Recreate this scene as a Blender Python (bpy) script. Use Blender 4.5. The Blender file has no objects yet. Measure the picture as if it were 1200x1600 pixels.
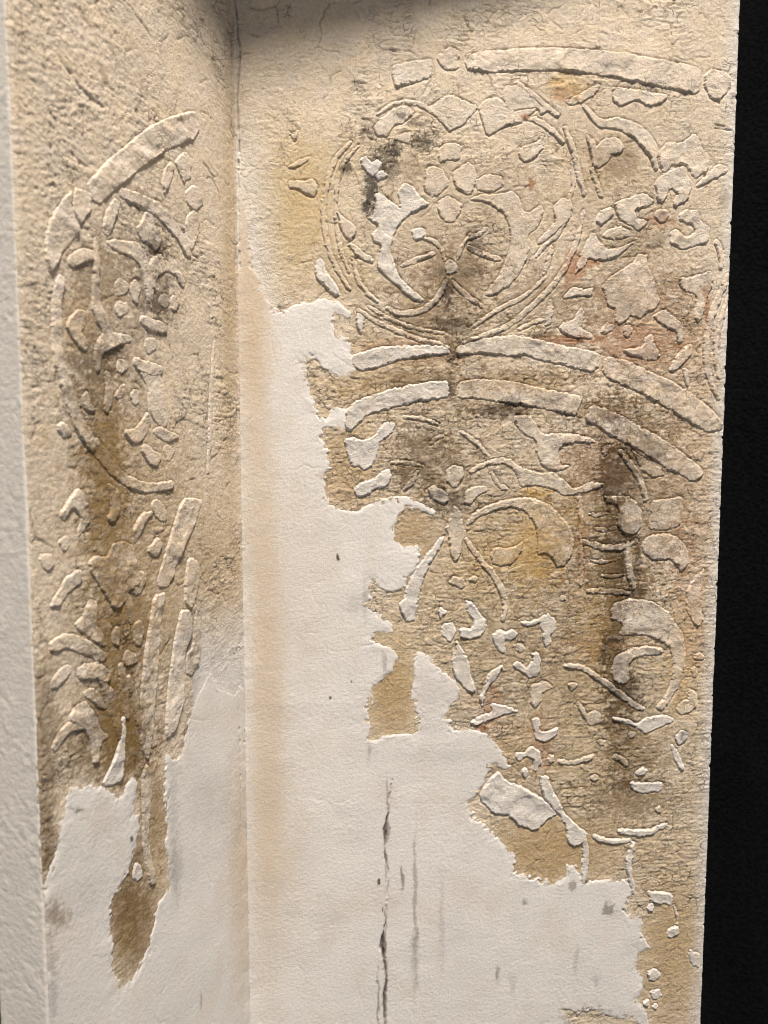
import bpy, math
import numpy as np

# ------------------------------------------------------------------ camera, world, lamp, exposure
scene = bpy.context.scene
D, FOC = 0.5, 1155.6                  # metres to the inner corner, focal length in trace units
S = D / FOC                           # metres for one trace unit on the wall
ZC, PITCH = 1.30, math.radians(4.9)
CAM = np.array([0.0, 0.0, ZC])
cd = bpy.data.cameras.new('camera')
cd.sensor_fit = 'VERTICAL'; cd.sensor_height = 36.0; cd.sensor_width = 27.0; cd.lens = 26.0
cd.clip_start = 0.01; cd.clip_end = 60
cd.dof.use_dof = True; cd.dof.focus_distance = 0.525; cd.dof.aperture_fstop = 8.0
cam = bpy.data.objects.new('camera', cd); scene.collection.objects.link(cam)
cam.location = CAM; cam.rotation_euler = (math.pi/2 - PITCH, 0, 0)
scene.camera = cam

w = bpy.data.worlds.new('World'); scene.world = w; w.use_nodes = True
bg = w.node_tree.nodes['Background']
bg.inputs['Color'].default_value = (0.97, 0.97, 1.0, 1); bg.inputs['Strength'].default_value = 0.225

LAMP = np.array([0.48, -0.85, ZC + 3.05])
ld = bpy.data.lights.new('gallery_lamp', 'SPOT'); ld.shadow_soft_size = 0.28
ld.spot_size = math.radians(34); ld.spot_blend = 1.0
ld.energy = 980.0; ld.color = (1.0, 0.915, 0.82)
lamp = bpy.data.objects.new('gallery_lamp', ld); scene.collection.objects.link(lamp)
lamp.location = LAMP
from mathutils import Vector
lamp.rotation_euler = (Vector((0.02, 0.5, ZC - .32)) - Vector(LAMP)).to_track_quat('-Z', 'Y').to_euler()

scene.view_settings.view_transform = 'Standard'; scene.view_settings.look = 'None'
scene.view_settings.exposure = 0.0; scene.view_settings.gamma = 1.0
scene.view_settings.use_curve_mapping = False
scene.cycles.max_bounces = 6; scene.cycles.filter_width = 1.0

# ------------------------------------------------------------------ noise
def hsh(ix, iy, seed):
    h = ix.astype(np.int32).view(np.uint32)*np.uint32(374761393) + iy.astype(np.int32).view(np.uint32)*np.uint32(668265263) + np.uint32((seed*1442695041) & 0xFFFFFFFF)
    h = (h ^ (h >> np.uint32(13)))*np.uint32(1274126177)
    h = (h ^ (h >> np.uint32(16)))*np.uint32(2246822519)
    return ((h ^ (h >> np.uint32(15))) & np.uint32(0xFFFFFF)).astype(np.float32)*np.float32(1/16777216.0)
def perlin(x, y, seed=0):
    x = np.asarray(x, np.float32); y = np.asarray(y, np.float32)
    x0 = np.floor(x); y0 = np.floor(y); fx = (x-x0).astype(np.float32); fy = (y-y0).astype(np.float32)
    def g(dx, dy):
        a = hsh(x0+dx, y0+dy, seed)*6.2831853
        return np.cos(a)*(fx-dx) + np.sin(a)*(fy-dy)
    u = fx*fx*fx*(fx*(fx*6-15)+10); v = fy*fy*fy*(fy*(fy*6-15)+10)
    a = g(0, 0); b = g(1, 0); c = g(0, 1); d = g(1, 1)
    return ((a+(b-a)*u) + ((c+(d-c)*u)-(a+(b-a)*u))*v)*1.5
def fbm(x, y, seed=0, o=4, gain=.5):
    r = 0; a = 1.0; t = 0
    for i in range(o):
        r = r + a*perlin(x*2**i, y*2**i, seed+i*17); t += a; a *= gain
    return r/t
def worley(x, y, seed=0):
    x = np.asarray(x, np.float32); y = np.asarray(y, np.float32)
    ix = np.floor(x); iy = np.floor(y)
    f1 = np.full(x.shape, 9.0, np.float32); f2 = f1.copy(); cid = np.zeros(x.shape, np.float32)
    for dx in (-1, 0, 1):
        for dy in (-1, 0, 1):
            cx = ix+dx; cy = iy+dy
            px = cx + hsh(cx, cy, seed); py = cy + hsh(cx, cy, seed+91)
            d = np.hypot(px-x, py-y).astype(np.float32)
            n = d < f1
            f2 = np.where(n, f1, np.minimum(f2, d)); cid = np.where(n, hsh(cx, cy, seed+7), cid); f1 = np.where(n, d, f1)
    return f1, f2, cid
def sstep(a, b, x):
    t = np.clip((x-a)/(b-a), 0, 1); return t*t*(3-2*t)
def lin(r, g, b):
    c = np.array([r, g, b])/255.0
    return np.where(c <= .04045, c/12.92, ((c+.055)/1.055)**2.4)

# ------------------------------------------------------------------ the two wall planes
FWD = np.array([0, math.cos(PITCH), -math.sin(PITCH)]); UPV = np.array([0, math.sin(PITCH), math.cos(PITCH)])
def ray(x, y):
    x = np.asarray(x, float); y = np.asarray(y, float)
    a = (x-600)/FOC; b = (800-y)/FOC
    return a[..., None]*np.array([1., 0, 0]) + b[..., None]*UPV + FWD
class Plane:
    def __init__(s, o, ang, flip=1):
        s.o = np.array(o, float); s.t = np.array([math.cos(ang), math.sin(ang), 0])
        s.n = np.array([s.t[1], -s.t[0], 0])*flip
    def uv(s, x, y):                       # sight line -> place on the wall (trace units)
        d = ray(x, y); k = ((s.o-CAM)@s.n)/(d@s.n)
        p = CAM + d*k[..., None] - s.o
        return (p@s.t)/S, p[..., 2]/S
    def pt(s, u, v, h):
        return s.o + (u*S)[..., None]*s.t + (v*S)[..., None]*np.array([0, 0, 1.]) + (h*S)[..., None]*s.n
    def xy(s, u, v):
        p = s.o + (u*S)[..., None]*s.t + (v*S)[..., None]*np.array([0, 0, 1.]) - CAM
        z = p@FWD
        return 600 + FOC*p[..., 0]/z, 800 - FOC*(p@UPV)/z
c_dir = ray(377, 800); CORNER = CAM + c_dir*(D/c_dir[1]); CORNER[2] = ZC
RIGHT = Plane(CORNER, math.radians(7))
LEFT = Plane(CORNER, math.radians(64), 1)          # u runs away from the viewer: negative towards the near edge
def poly_uv(pl, pts):
    a = np.array(pts, float); u, v = pl.uv(a[:, 0], a[:, 1]); return np.stack([u, v], 1)
def chaikin(p, closed=True, it=1):
    for _ in range(it):
        if closed:
            q = np.roll(p, -1, 0); p = np.stack([p*.85+q*.15, p*.15+q*.85], 1).reshape(-1, 2)
        else:
            a = p[:-1]; b = p[1:]; m = np.stack([a*.75+b*.25, a*.25+b*.75], 1).reshape(-1, 2)
            p = np.vstack([p[:1], m, p[-1:]])
    return p
def seg_dist(x, y, a, b):
    dx, dy = b-a; l2 = dx*dx+dy*dy+1e-9
    t = np.clip(((x-a[0])*dx+(y-a[1])*dy)/l2, 0, 1)
    return np.hypot(x-a[0]-t*dx, y-a[1]-t*dy)
def sdf_poly(x, y, p):                     # positive inside
    d = np.full(x.shape, 1e9); ins = np.zeros(x.shape, bool)
    q = np.roll(p, -1, 0)
    for a, b in zip(p, q):
        d = np.minimum(d, seg_dist(x, y, a, b))
        if a[1] != b[1]:
            c = (a[1] > y) != (b[1] > y)
            ins ^= c & (x < (b[0]-a[0])*(y-a[1])/(b[1]-a[1])+a[0])
    return np.where(ins, d, -d)
def sdf_line(x, y, p, wd):
    r = np.full(x.shape, -1e9); n = len(p)-1
    for i in range(n):
        t0 = i/n; k = .62+.38*math.sin(math.pi*min(1, max(0, (t0+.5/n))))
        r = np.maximum(r, wd*.5*k - seg_dist(x, y, p[i], p[i+1]))
    return r

# ------------------------------------------------------------------ objects
col = scene.collection
WORLD = {}
def empty(name, loc, parent=None):
    o = bpy.data.objects.new(name, None); col.objects.link(o); o.empty_display_size = .02
    loc = np.array(loc, float); WORLD[o.name] = loc
    o.location = loc - (WORLD[parent.name] if parent else 0); o.parent = parent
    return o
def mesh_obj(name, co, faces, mat, parent=None, colr=None, smooth=True, loc=None, crk=None):
    co = np.asarray(co, float); loc = co.mean(0) if loc is None else np.array(loc, float)
    me = bpy.data.meshes.new(name); faces = np.asarray(faces, np.int32); k = faces.shape[1]
    me.vertices.add(len(co)); me.vertices.foreach_set('co', (co-loc).astype(np.float32).ravel())
    me.loops.add(faces.size); me.loops.foreach_set('vertex_index', faces.ravel())
    me.polygons.add(len(faces)); me.polygons.foreach_set('loop_start', np.arange(0, faces.size, k, dtype=np.int32))
    me.polygons.foreach_set('loop_total', np.full(len(faces), k, np.int32))
    me.polygons.foreach_set('use_smooth', np.full(len(faces), smooth, bool))
    if colr is not None:
        a = me.attributes.new('pigment', 'FLOAT_COLOR', 'POINT')
        a.data.foreach_set('color', np.hstack([colr, np.ones((len(colr), 1))]).astype(np.float32).ravel())
    if crk is not None:
        a = me.attributes.new('crackle', 'FLOAT', 'POINT'); a.data.foreach_set('value', crk.astype(np.float32))
    me.update(); me.validate(); me.materials.append(mat)
    o = bpy.data.objects.new(name, me); col.objects.link(o); WORLD[o.name] = loc
    o.location = loc - (WORLD[parent.name] if parent else 0); o.parent = parent
    return o
def tag(o, label, cat=None, kind=None, group=None):
    if label: o['label'] = label
    if cat: o['category'] = cat
    if kind: o['kind'] = kind
    if group: o['group'] = group
    return o

def new_mat(name):
    m = bpy.data.materials.new(name); m.use_nodes = True; return m, m.node_tree.nodes, m.node_tree.links
def plaster(name, rough=.9, fine=.5, mid=.5, speck=.2, crack=0.0):
    m, n, l = new_mat(name); b = n['Principled BSDF']
    b.inputs['Roughness'].default_value = rough; b.inputs['Specular IOR Level'].default_value = .25
    at = n.new('ShaderNodeAttribute'); at.attribute_name = 'pigment'
    geo = n.new('ShaderNodeNewGeometry'); sx = n.new('ShaderNodeSeparateXYZ'); l.new(geo.outputs['Position'], sx.inputs[0])
    ma = n.new('ShaderNodeMath'); ma.operation = 'MULTIPLY_ADD'; ma.inputs[1].default_value = .8
    l.new(sx.outputs['Y'], ma.inputs[0]); l.new(sx.outputs['X'], ma.inputs[2])
    cb = n.new('ShaderNodeCombineXYZ'); l.new(ma.outputs[0], cb.inputs[0]); l.new(sx.outputs['Z'], cb.inputs[1]); WALL = cb.outputs[0]
    vr = n.new('ShaderNodeVectorRotate'); vr.rotation_type = 'Z_AXIS'; vr.inputs['Angle'].default_value = .55; l.new(WALL, vr.inputs['Vector'])
    def noise(sc, det, ro=.6):
        q = n.new('ShaderNodeTexNoise'); q.noise_dimensions = '2D'; q.inputs['Scale'].default_value = sc; q.inputs['Detail'].default_value = det
        q.inputs['Roughness'].default_value = ro; l.new(vr.outputs[0], q.inputs['Vector']); return q.outputs['Fac']
    def math_(op, x, y):
        q = n.new('ShaderNodeMath'); q.operation = op
        for i_, t in enumerate((x, y)):
            if isinstance(t, (int, float)): q.inputs[i_].default_value = t
            else: l.new(t, q.inputs[i_])
        return q.outputs[0]
    def rng(x, f0, f1, t0, t1):
        q = n.new('ShaderNodeMapRange'); l.new(x, q.inputs['Value'])
        for nm, vv in (('From Min', f0), ('From Max', f1), ('To Min', t0), ('To Max', t1)): q.inputs[nm].default_value = vv
        return q.outputs['Result']
    n1 = noise(1150, 3, .8); n2 = noise(420, 2, .65)
    tone = math_('ADD', rng(n1, .3, .7, 1-speck*.6, 1+speck*.4), rng(n2, .3, .7, -speck*.35, speck*.35))
    height = math_('ADD', math_('MULTIPLY', n1, fine), math_('MULTIPLY', n2, mid))
    if crack:
        ca = n.new('ShaderNodeAttribute'); ca.attribute_name = 'crackle'
        wv = n.new('ShaderNodeTexNoise'); wv.noise_dimensions = '2D'; wv.inputs['Scale'].default_value = 90; wv.inputs['Detail'].default_value = 2; l.new(WALL, wv.inputs['Vector'])
        va = n.new('ShaderNodeVectorMath'); va.operation = 'MULTIPLY_ADD'; va.inputs[1].default_value = (.010, .010, .010)
        l.new(wv.outputs['Color'], va.inputs[0]); l.new(WALL, va.inputs[2])
        tot = None
        for sc, wd in (((115, 300, 1), .05), ((270, 420, 1), .06)):
            vm = n.new('ShaderNodeVectorMath'); vm.operation = 'MULTIPLY'; vm.inputs[1].default_value = sc; l.new(va.outputs[0], vm.inputs[0])
            vo = n.new('ShaderNodeTexVoronoi'); vo.voronoi_dimensions = '2D'; vo.feature = 'DISTANCE_TO_EDGE'; vo.inputs['Scale'].default_value = 1.0; l.new(vm.outputs[0], vo.inputs['Vector'])
            e = rng(vo.outputs['Distance'], 0.0, wd, 1.0, 0.0)
            mk = rng(noise(60 if tot is None else 130, 1), .47, .66, 0, 1)
            e = math_('MULTIPLY', e, mk); tot = e if tot is None else math_('MAXIMUM', tot, math_('MULTIPLY', e, .7))
        tot = math_('MULTIPLY', tot, ca.outputs['Fac'])
        height = math_('SUBTRACT', height, math_('MULTIPLY', tot, crack))
        tone = math_('MULTIPLY', tone, rng(tot, 0, 1, 1, .62))
    mx = n.new('ShaderNodeMix'); mx.data_type = 'RGBA'; mx.blend_type = 'MULTIPLY'; mx.inputs['Factor'].default_value = 1
    l.new(at.outputs['Color'], mx.inputs['A']); l.new(tone, mx.inputs['B'])
    l.new(mx.outputs['Result'], b.inputs['Base Color'])
    bp = n.new('ShaderNodeBump'); bp.inputs['Strength'].default_value = 1.0; bp.inputs['Distance'].default_value = .0006
    l.new(height, bp.inputs['Height']); l.new(bp.outputs['Normal'], b.inputs['Normal'])
    return m
M_GROUND = plaster('crackled_plaster', .92, .6, .75, .22, 1.7)
M_RELIEF = plaster('raised_plaster', .9, .8, .8, .22, 1.2)
M_END = plaster('limewashed_end', .85, .2, .25, .08)
M_SKIM = plaster('white_plaster', .85, .4, .42, .10)

# ------------------------------------------------------------------ pigments: base tones and stains with shapes of their own
TAN = lin(219, 203, 181); CREAM = lin(222, 207, 188); WHITE = lin(222, 217, 211)
INK = dict(ochre=lin(180, 152, 108), brown=lin(112, 88, 54), olive=lin(132, 106, 62), rust=lin(166, 118, 84), black=lin(38, 34, 32),
           straw=lin(196, 174, 132), yellow=lin(200, 162, 92), grey=lin(150, 146, 140), pale=lin(220, 213, 204), umber=lin(70, 55, 42), tan=lin(198, 174, 142))
# (x, y, rx, ry, strength, ink, raggedness)
ST_R = [(455,330,85,150,.8,'straw',.5),(530,250,60,60,.35,'straw',.5),(540,430,60,70,.35,'straw',.5),(570,605,110,35,.5,'ochre',.5),
 (540,730,70,110,.65,'ochre',.4),(640,830,50,55,.55,'ochre',.4),(885,135,40,25,.7,'yellow',.7),(880,150,20,18,.5,'rust',.9),
 (612,1080,55,110,.85,'ochre',.3),(850,1330,120,75,.85,'ochre',.3),(1045,1500,70,160,.7,'ochre',.5),(1060,1400,60,130,.35,'ochre',.6),(840,850,55,90,.6,'yellow',.5),
 (835,770,30,9,.9,'yellow',.6),(700,960,150,120,.35,'straw',.5),(930,1120,150,200,.35,'straw',.6),(800,1180,50,60,.6,'ochre',.5),(950,1330,120,60,.35,'ochre',.5),
 (620,560,130,60,.35,'ochre',.6),(640,240,60,60,.3,'straw',.8),(1060,700,90,250,.25,'straw',.8),(930,250,60,80,.3,'ochre',.8),
 (1070,1030,40,120,.4,'yellow',.7),(1080,930,40,160,.25,'rust',.8),
 (710,430,75,65,.62,'brown',.8),(690,500,110,35,.55,'brown',.8),(706,545,22,30,.75,'brown',.7),(706,608,12,22,.8,'umber',.5),(740,535,30,8,.8,'umber',.6),
 (670,720,75,65,.5,'brown',.9),(700,785,40,25,.6,'umber',.9),(660,690,50,40,.35,'umber',1.0),(780,640,60,14,.75,'umber',.9),(800,625,20,14,.7,'black',.9),
 (965,740,48,55,.8,'umber',.7),(955,810,40,60,.6,'brown',.7),(975,910,60,50,.6,'brown',.8),(985,925,30,12,.8,'umber',.7),(955,1010,38,80,.7,'brown',.6),(975,1085,45,45,.85,'umber',.7),
 (965,1130,45,18,.7,'umber',.8),(985,1180,60,70,.5,'brown',.7),(985,1250,90,40,.5,'brown',.8),(985,1228,45,12,.6,'umber',.8),(960,640,45,35,.6,'brown',.8),(1000,700,60,30,.5,'brown',.9),
 (880,640,110,22,.35,'brown',.9),(620,540,80,14,.35,'rust',.8),(1010,660,80,30,.3,'brown',.9),
 (582,290,17,55,0.85,'black',.75),(600,245,22,26,0.77,'black',.9),(572,325,12,16,0.81,'black',.7),(612,262,20,40,.45,'black',.9),(628,181,13,11,0.85,'black',.7),(543,264,11,15,0.81,'black',.7),
 (572,206,15,13,0.77,'black',.8),(660,222,22,20,.75,'black',1.0),(618,235,18,16,0.68,'black',.9),(650,190,16,10,.5,'black',1.0),(640,265,26,30,.3,'umber',.9),
 (897,420,22,35,.75,'rust',.6),(925,410,16,10,.7,'rust',.6),(1000,535,75,45,.45,'rust',.7),(890,530,70,10,.8,'rust',.6),(850,522,40,8,.6,'brown',.6),(1104,470,7,45,.8,'rust',.4),(1058,540,8,8,.9,'rust',.5),
 (768,1105,22,45,.55,'rust',.8),(755,1140,14,10,.8,'rust',.7),(845,1165,22,60,.5,'rust',.7),(1030,345,30,18,.6,'rust',.7),(822,181,9,5,.95,'rust',.6),(830,288,6,12,.9,'rust',.5),(660,560,90,12,.3,'rust',.8),
 (1135,310,14,25,.5,'brown',.8),(930,720,70,60,.3,'rust',.9),(910,860,12,60,.6,'rust',.7),(940,1010,100,20,.25,'rust',.9),(1050,845,40,40,.25,'rust',.9)]
ST_R += [(958,930,20,250,.72,'umber',.8),(955,740,30,60,.5,'umber',.8),(840,870,60,60,.4,'yellow',.6),(480,300,40,90,.15,'yellow',.6),(930,980,40,120,.3,'yellow',.7),(962,870,26,120,.45,'brown',.9),(968,1150,24,110,.45,'brown',.8),(640,470,26,26,.35,'ochre',.6),(820,600,80,20,.35,'yellow',.7),(900,800,30,60,.3,'yellow',.7),(760,870,50,70,.35,'yellow',.6),(975,700,14,14,.9,'umber',.8),(1010,712,40,8,.7,'umber',.8),(948,770,10,22,.9,'umber',.7),(985,842,26,7,.9,'umber',.7),(955,845,40,6,.8,'umber',.8),(972,880,8,40,.85,'umber',.7),(998,880,8,36,.7,'umber',.8),
 (945,1020,10,36,.8,'umber',.7),(960,1000,22,7,.8,'umber',.6),(700,455,12,26,.9,'umber',.8),(705,505,34,14,.7,'umber',.9),(715,425,50,9,.5,'umber',.9),(745,380,16,20,.6,'umber',.9),(690,770,22,10,.7,'umber',.9),(706,560,10,20,.7,'umber',.8),
 (1000,985,60,6,.6,'brown',.7),(930,900,20,26,.4,'umber',.9),(650,740,40,26,.45,'umber',1.),(620,450,24,10,.5,'brown',.9),(960,480,60,60,.3,'brown',.7),(1060,470,50,70,.25,'brown',.7),(1000,380,60,30,.35,'brown',.7),(960,255,50,40,.45,'brown',.8),(800,300,80,80,.2,'brown',.8),(660,590,110,18,.4,'brown',.8),(820,590,100,22,.35,'brown',.8),(1000,760,130,200,.25,'brown',.9),(880,950,110,200,.25,'brown',.9)]
ST_L = [(150,620,60,120,.5,'brown',.8),(247,388,20,30,.75,'umber',1.),(252,470,26,45,.6,'umber',1.),(150,440,60,60,.35,'brown',.9),(160,720,45,60,.75,'brown',.6),(170,800,45,60,.65,'brown',.6),
 (150,560,50,60,.4,'umber',.9),(185,980,70,110,.55,'brown',.7),(180,1120,70,80,.7,'brown',.5),(205,1180,45,60,.6,'brown',.5),(206,1440,60,110,.9,'olive',.4),(195,1400,50,70,.5,'brown',.8),(165,700,32,110,.75,'olive',.6),(170,830,40,120,.75,'olive',.6),(185,980,50,130,.7,'olive',.6),(190,1150,45,110,.85,'olive',.5),(245,1290,30,130,.6,'ochre',.5),(240,1260,30,100,.4,'brown',.8),(215,1330,18,60,.6,'brown',.6),
 (70,1200,26,230,.6,'brown',.6),(78,1340,16,90,.5,'brown',.6),(85,1430,26,25,.8,'brown',.8),(300,1000,16,70,.6,'umber',.9),(310,1080,16,60,.45,'brown',.9),(295,1150,10,30,.7,'umber',.8),
 (358,450,16,500,.5,'ochre',.5),(340,900,60,140,.4,'ochre',.6),(220,860,110,180,.28,'ochre',.7),(200,720,110,80,.25,'ochre',.7),(155,1400,20,30,.5,'umber',1.),(130,1440,30,30,.35,'grey',.9),(120,500,40,60,.4,'ochre',.8),(120,1160,50,70,.3,'brown',.7)]
ST_SK_R = [(392,400,45,190,.7,'tan',.3),(390,560,36,120,.45,'tan',.3),(418,1150,36,420,.55,'tan',.15),(400,720,36,300,.45,'tan',.25),(440,1330,60,200,.22,'tan',.3),(570,935,5,40,.6,'grey',.8),(555,940,16,25,.25,'grey',.9),(600,1035,5,20,.7,'grey',.8),(649,1400,4,130,.4,'umber',.5),(648,1500,7,60,.5,'grey',.7),
 (529,870,2.6,7,1.3,'black',.4),(628,1370,2.5,25,.6,'umber',.6),(515,1090,3,3,1.,'umber',.3),(548,1064,2,3,1.,'umber',.3),(592,1376,3,5,1.,'umber',.3),(599,1421,2,4,1.,'umber',.3),(591,1560,2.5,60,.6,'umber',.7),(690,1440,5,90,.3,'grey',.7),
 (932,1533,7,12,.45,'grey',.8),(778,1522,3,14,.9,'grey',.5),(800,1540,6,18,.35,'grey',.8),(900,1500,4,30,.4,'grey',.9),(950,1420,10,12,.6,'umber',1.),(895,1383,8,10,.5,'umber',.8),(820,1408,5,5,.8,'grey',.6),(577,1172,5,18,.6,'grey',.8),(915,1375,8,4,.9,'umber',.5),
 (605,1245,3,40,.5,'umber',.6),(603,1340,3,50,.45,'umber',.6),(602,1440,2,30,.5,'umber',.5),(602,1560,4,70,.55,'umber',.6),(606,1300,4,25,.6,'umber',.5),(600,1480,5,30,.7,'umber',.4),(660,1180,120,15,.15,'grey',.7),(680,1080,40,30,.2,'grey',.8),(450,900,90,250,.2,'tan',.6),(930,1600,60,25,.6,'brown',.9)]
ST_SK_L = [(85,1430,24,26,.6,'brown',.9),(80,1560,12,50,.5,'grey',.9),(75,1490,14,40,.3,'brown',1.),(380,1350,30,260,.55,'tan',.4),(270,1280,10,160,.3,'grey',.6),(275,1360,10,60,.4,'grey',.7),(145,1400,45,45,.15,'grey',1.),(204,1312,2.5,8,.9,'umber',.4),(312,1565,2,15,.8,'grey',.4),(330,1250,60,60,.2,'grey',.7),(120,1265,12,6,.7,'umber',.8)]
WASH_R = [(700,400,190,180,0.31,'olive',.7),(980,330,150,220,0.26,'olive',.8),(1010,520,130,120,.36,'rust',.9),(740,620,230,70,0.34,'olive',.7),(720,800,190,170,0.37,'olive',.7),(960,800,130,220,.42,'brown',.8),
 (930,1060,190,200,0.37,'olive',.7),(760,1030,120,150,0.33,'olive',.8),(960,1240,170,110,0.29,'olive',.7),(860,470,110,60,.35,'brown',.8),(1080,700,70,260,.22,'rust',.9)]
WASH_L = [(170,520,100,210,.36,'brown',.9),(240,430,50,110,.40,'umber',1.),(180,800,100,170,.32,'olive',.8),(190,1020,110,190,.38,'olive',.8),(170,1160,90,100,.5,'brown',.7),(270,900,70,200,.30,'olive',.8)]
def stain(c, px, py, u, v, lst, k=1.0):
    nz = fbm(u/22, v/22, 301, 5, .6); nz2 = fbm(u/8, v/8, 311, 3, .6); nz3 = perlin(u/2.6, v/2.6, 321)
    w1, w2, _ = worley(u/15+fbm(u/18, v/18, 331, 2)*.9, v/8.5, 341); net = .32-np.clip(w2-w1, 0, .7)
    px = px + 5*fbm(u/16, v/34, 351, 3); py = py + 5*fbm(u/20, v/20, 361, 2)
    for x, y, rx, ry, st, ink, rag in lst:
        b = (np.abs(px-x) < rx*2.2) & (np.abs(py-y) < ry*2.2)
        if not b.any(): continue
        r = np.hypot((px[b]-x)/rx, (py[b]-y)/ry)
        dk = ink in ('brown', 'umber', 'black', 'rust')
        m = st*sstep(.25 if dk else .05, .85 if dk else 1.05, np.exp(-r*r*1.2) + rag*(.55*nz[b] + .55*nz2[b] + .35*nz3[b] + (.55*net[b] if ink in ('brown', 'umber', 'black', 'rust', 'olive') else 0))*sstep(2.1, 1.1, r))
        m = np.clip(m*k, 0, .96)[:, None]; c[b] = c[b]*(1-m) + INK[ink]*m
    return c
def ground_colour(pl, u, v, px, py, k=1.0, base=TAN, wash=False):
    a = fbm(u/60, v/60, 5, 4); b = fbm(u/9, v/9, 15, 3)
    c = base*(1 + .12*a[:, None] + .10*b[:, None])
    c = c*(1 + np.array([.02, 0, -.06])*(fbm(u/35, v/35, 25, 3)*1.6)[:, None])
    if wash: c = stain(c, px, py, u, v, WASH_R if pl is RIGHT else WASH_L, float(wash))
    return stain(c, px, py, u, v, ST_R if pl is RIGHT else ST_L, k)
def white_colour(pl, u, v, px, py, k=1.0):
    a = fbm(u/80, v/80, 45, 3); b = fbm(u/6, v/6, 55, 3)
    c = WHITE*(1 + .07*a[:, None] + .05*b[:, None])
    t = sstep(-.05, .5, fbm(u/55+9, v/90, 47, 4))[:, None]*.16; c = c*(1-t) + INK['tan']*t
    return stain(c, px, py, u, v, ST_SK_R if pl is RIGHT else ST_SK_L, k)

def low(u, v):                                   # slow unevenness shared by everything on a wall
    return 1.3*fbm(u/170, v/170, 77, 2)

# ------------------------------------------------------------------ traced outlines
# (motif, piece, kind 'p' outline / 'l' ridge / 'o' oval, points, height, tone 0 ground .. 1 white)
R = []
def a(g, n, k, pts, h=4, t=.35, **kw): R.append((g, n, k, pts, h, t, kw))
# arched borders
a('outer_border','band','p',[(612,103),(640,95),(674,92),(676,105),(673,121),(655,126),(637,133),(617,135),(613,118)],4,.6)
a('outer_border','knob','o',(702,92,17,18),3.5,.3)
a('outer_border','band','p',[(728,85),(770,79),(820,75),(880,75),(940,79),(1000,87),(1060,98),(1098,108),(1092,148),(1060,142),(1020,134),(980,125),(940,118),(900,113),(868,110),(840,111),(800,112),(760,113),(738,109),(728,108)],5,.3)
a('outer_border','knob','o',(1121,131,21,24),4.5,.3)
a('upper_border','band','p',[(547,557),(587,543),(633,540),(677,540),(702,540),(702,553),(677,554),(653,557),(627,562),(597,572),(580,577),(556,578)],5,.85)
a('upper_border','band','p',[(713,543),(740,534),(767,527),(807,523),(847,532),(887,542),(927,548),(938,557),(935,573),(927,582),(903,577),(873,568),(840,562),(820,553),(800,557),(780,554),(750,552),(713,554)],5,.6)
a('upper_border','band','p',[(950,557),(980,563),(1020,583),(1053,597),(1087,620),(1113,640),(1130,660),(1128,672),(1103,675),(1083,663),(1057,647),(1030,630),(1000,613),(973,601),(953,593),(943,583),(943,563)],5,.45)
a('lower_border','band','p',[(540,640),(556,627),(580,618),(613,608),(647,600),(675,596),(700,594),(702,620),(683,623),(647,628),(613,637),(573,648),(560,663),(547,673),(538,667)],5,.8)
a('lower_border','band','p',[(715,597),(750,592),(797,596),(820,601),(863,610),(912,620),(908,630),(900,650),(873,643),(843,637),(813,632),(787,628),(740,622),(715,622)],5,.5)
a('lower_border','band','p',[(923,632),(957,642),(993,663),(1027,680),(1060,703),(1103,737),(1082,755),(1067,743),(1040,732),(1010,710),(980,693),(950,678),(937,667),(913,657)],5.5,.5)
# roundel
G='roundel'
a(G,'ring','l',[(548,222),(535,235),(523,250),(514,275),(507,310),(505,337),(507,360),(515,397),(533,433),(547,452)],3,.2,w=8)
a(G,'ring','l',[(560,228),(540,250),(530,275),(525,303),(524,330)],2.4,.2,w=6)
a(G,'ring','l',[(560,485),(587,502),(613,514),(647,528),(690,538)],3,.15,w=8)
a(G,'ring','l',[(725,534),(765,522),(800,506),(823,486),(857,455),(880,425),(893,400),(907,363),(912,330)],3.2,.2,w=9)
a(G,'ring','l',[(740,510),(780,482),(823,463),(850,435)],2.2,.15,w=7)
a(G,'ring','l',[(823,185),(840,188),(867,207),(880,222)],4,.35,w=9)
a(G,'ring','l',[(883,200),(897,237),(907,280),(913,303)],3.6,.3,w=10)
a(G,'ring','l',[(893,255),(898,285),(893,305)],2.5,.2,w=7)
a(G,'ring','l',[(590,178),(620,158),(655,160),(690,185),(703,203)],2.4,.15,w=7)
a(G,'leaf','p',[(587,210),(582,200),(597,183),(617,167),(640,165),(647,177),(633,190),(613,197),(607,213),(592,213)],3,.5)
a(G,'bead','o',(633,215,11,9),3.5,.75)
a(G,'leaf','p',[(563,247),(570,245),(582,253),(592,249),(596,257),(592,268),(583,277),(573,270),(566,260)],4,1)
a(G,'leaf','p',[(587,273),(597,266),(607,272),(603,279),(590,281)],4,1)
a(G,'scroll','p',[(622,295),(622,305),(626,325),(618,322),(610,313),(597,303),(585,301),(588,320),(583,335),(573,340),(592,353),(580,367),(583,378),(597,383),(590,400),(590,417),(607,437),(627,453),(647,470),(663,471),(657,463),(637,447),(620,427),(612,397),(612,377),(620,357),(633,340),(648,330),(667,322),(673,319),(655,307),(647,293),(633,285)],4,.8)
a(G,'scroll','p',[(733,312),(752,314),(770,321),(785,333),(796,352),(797,380),(792,405),(780,432),(764,450),(757,460),(768,463),(790,451),(808,433),(822,408),(828,385),(826,365),(838,357),(845,345),(850,330),(845,320),(826,333),(815,328),(812,310),(800,298),(785,302),(770,304),(750,304)],2.8,.3)
a(G,'petal','o',(680,283,19,23),3.2,.25)
a(G,'petal','o',(727,279,18,24),3.4,.25)
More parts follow.
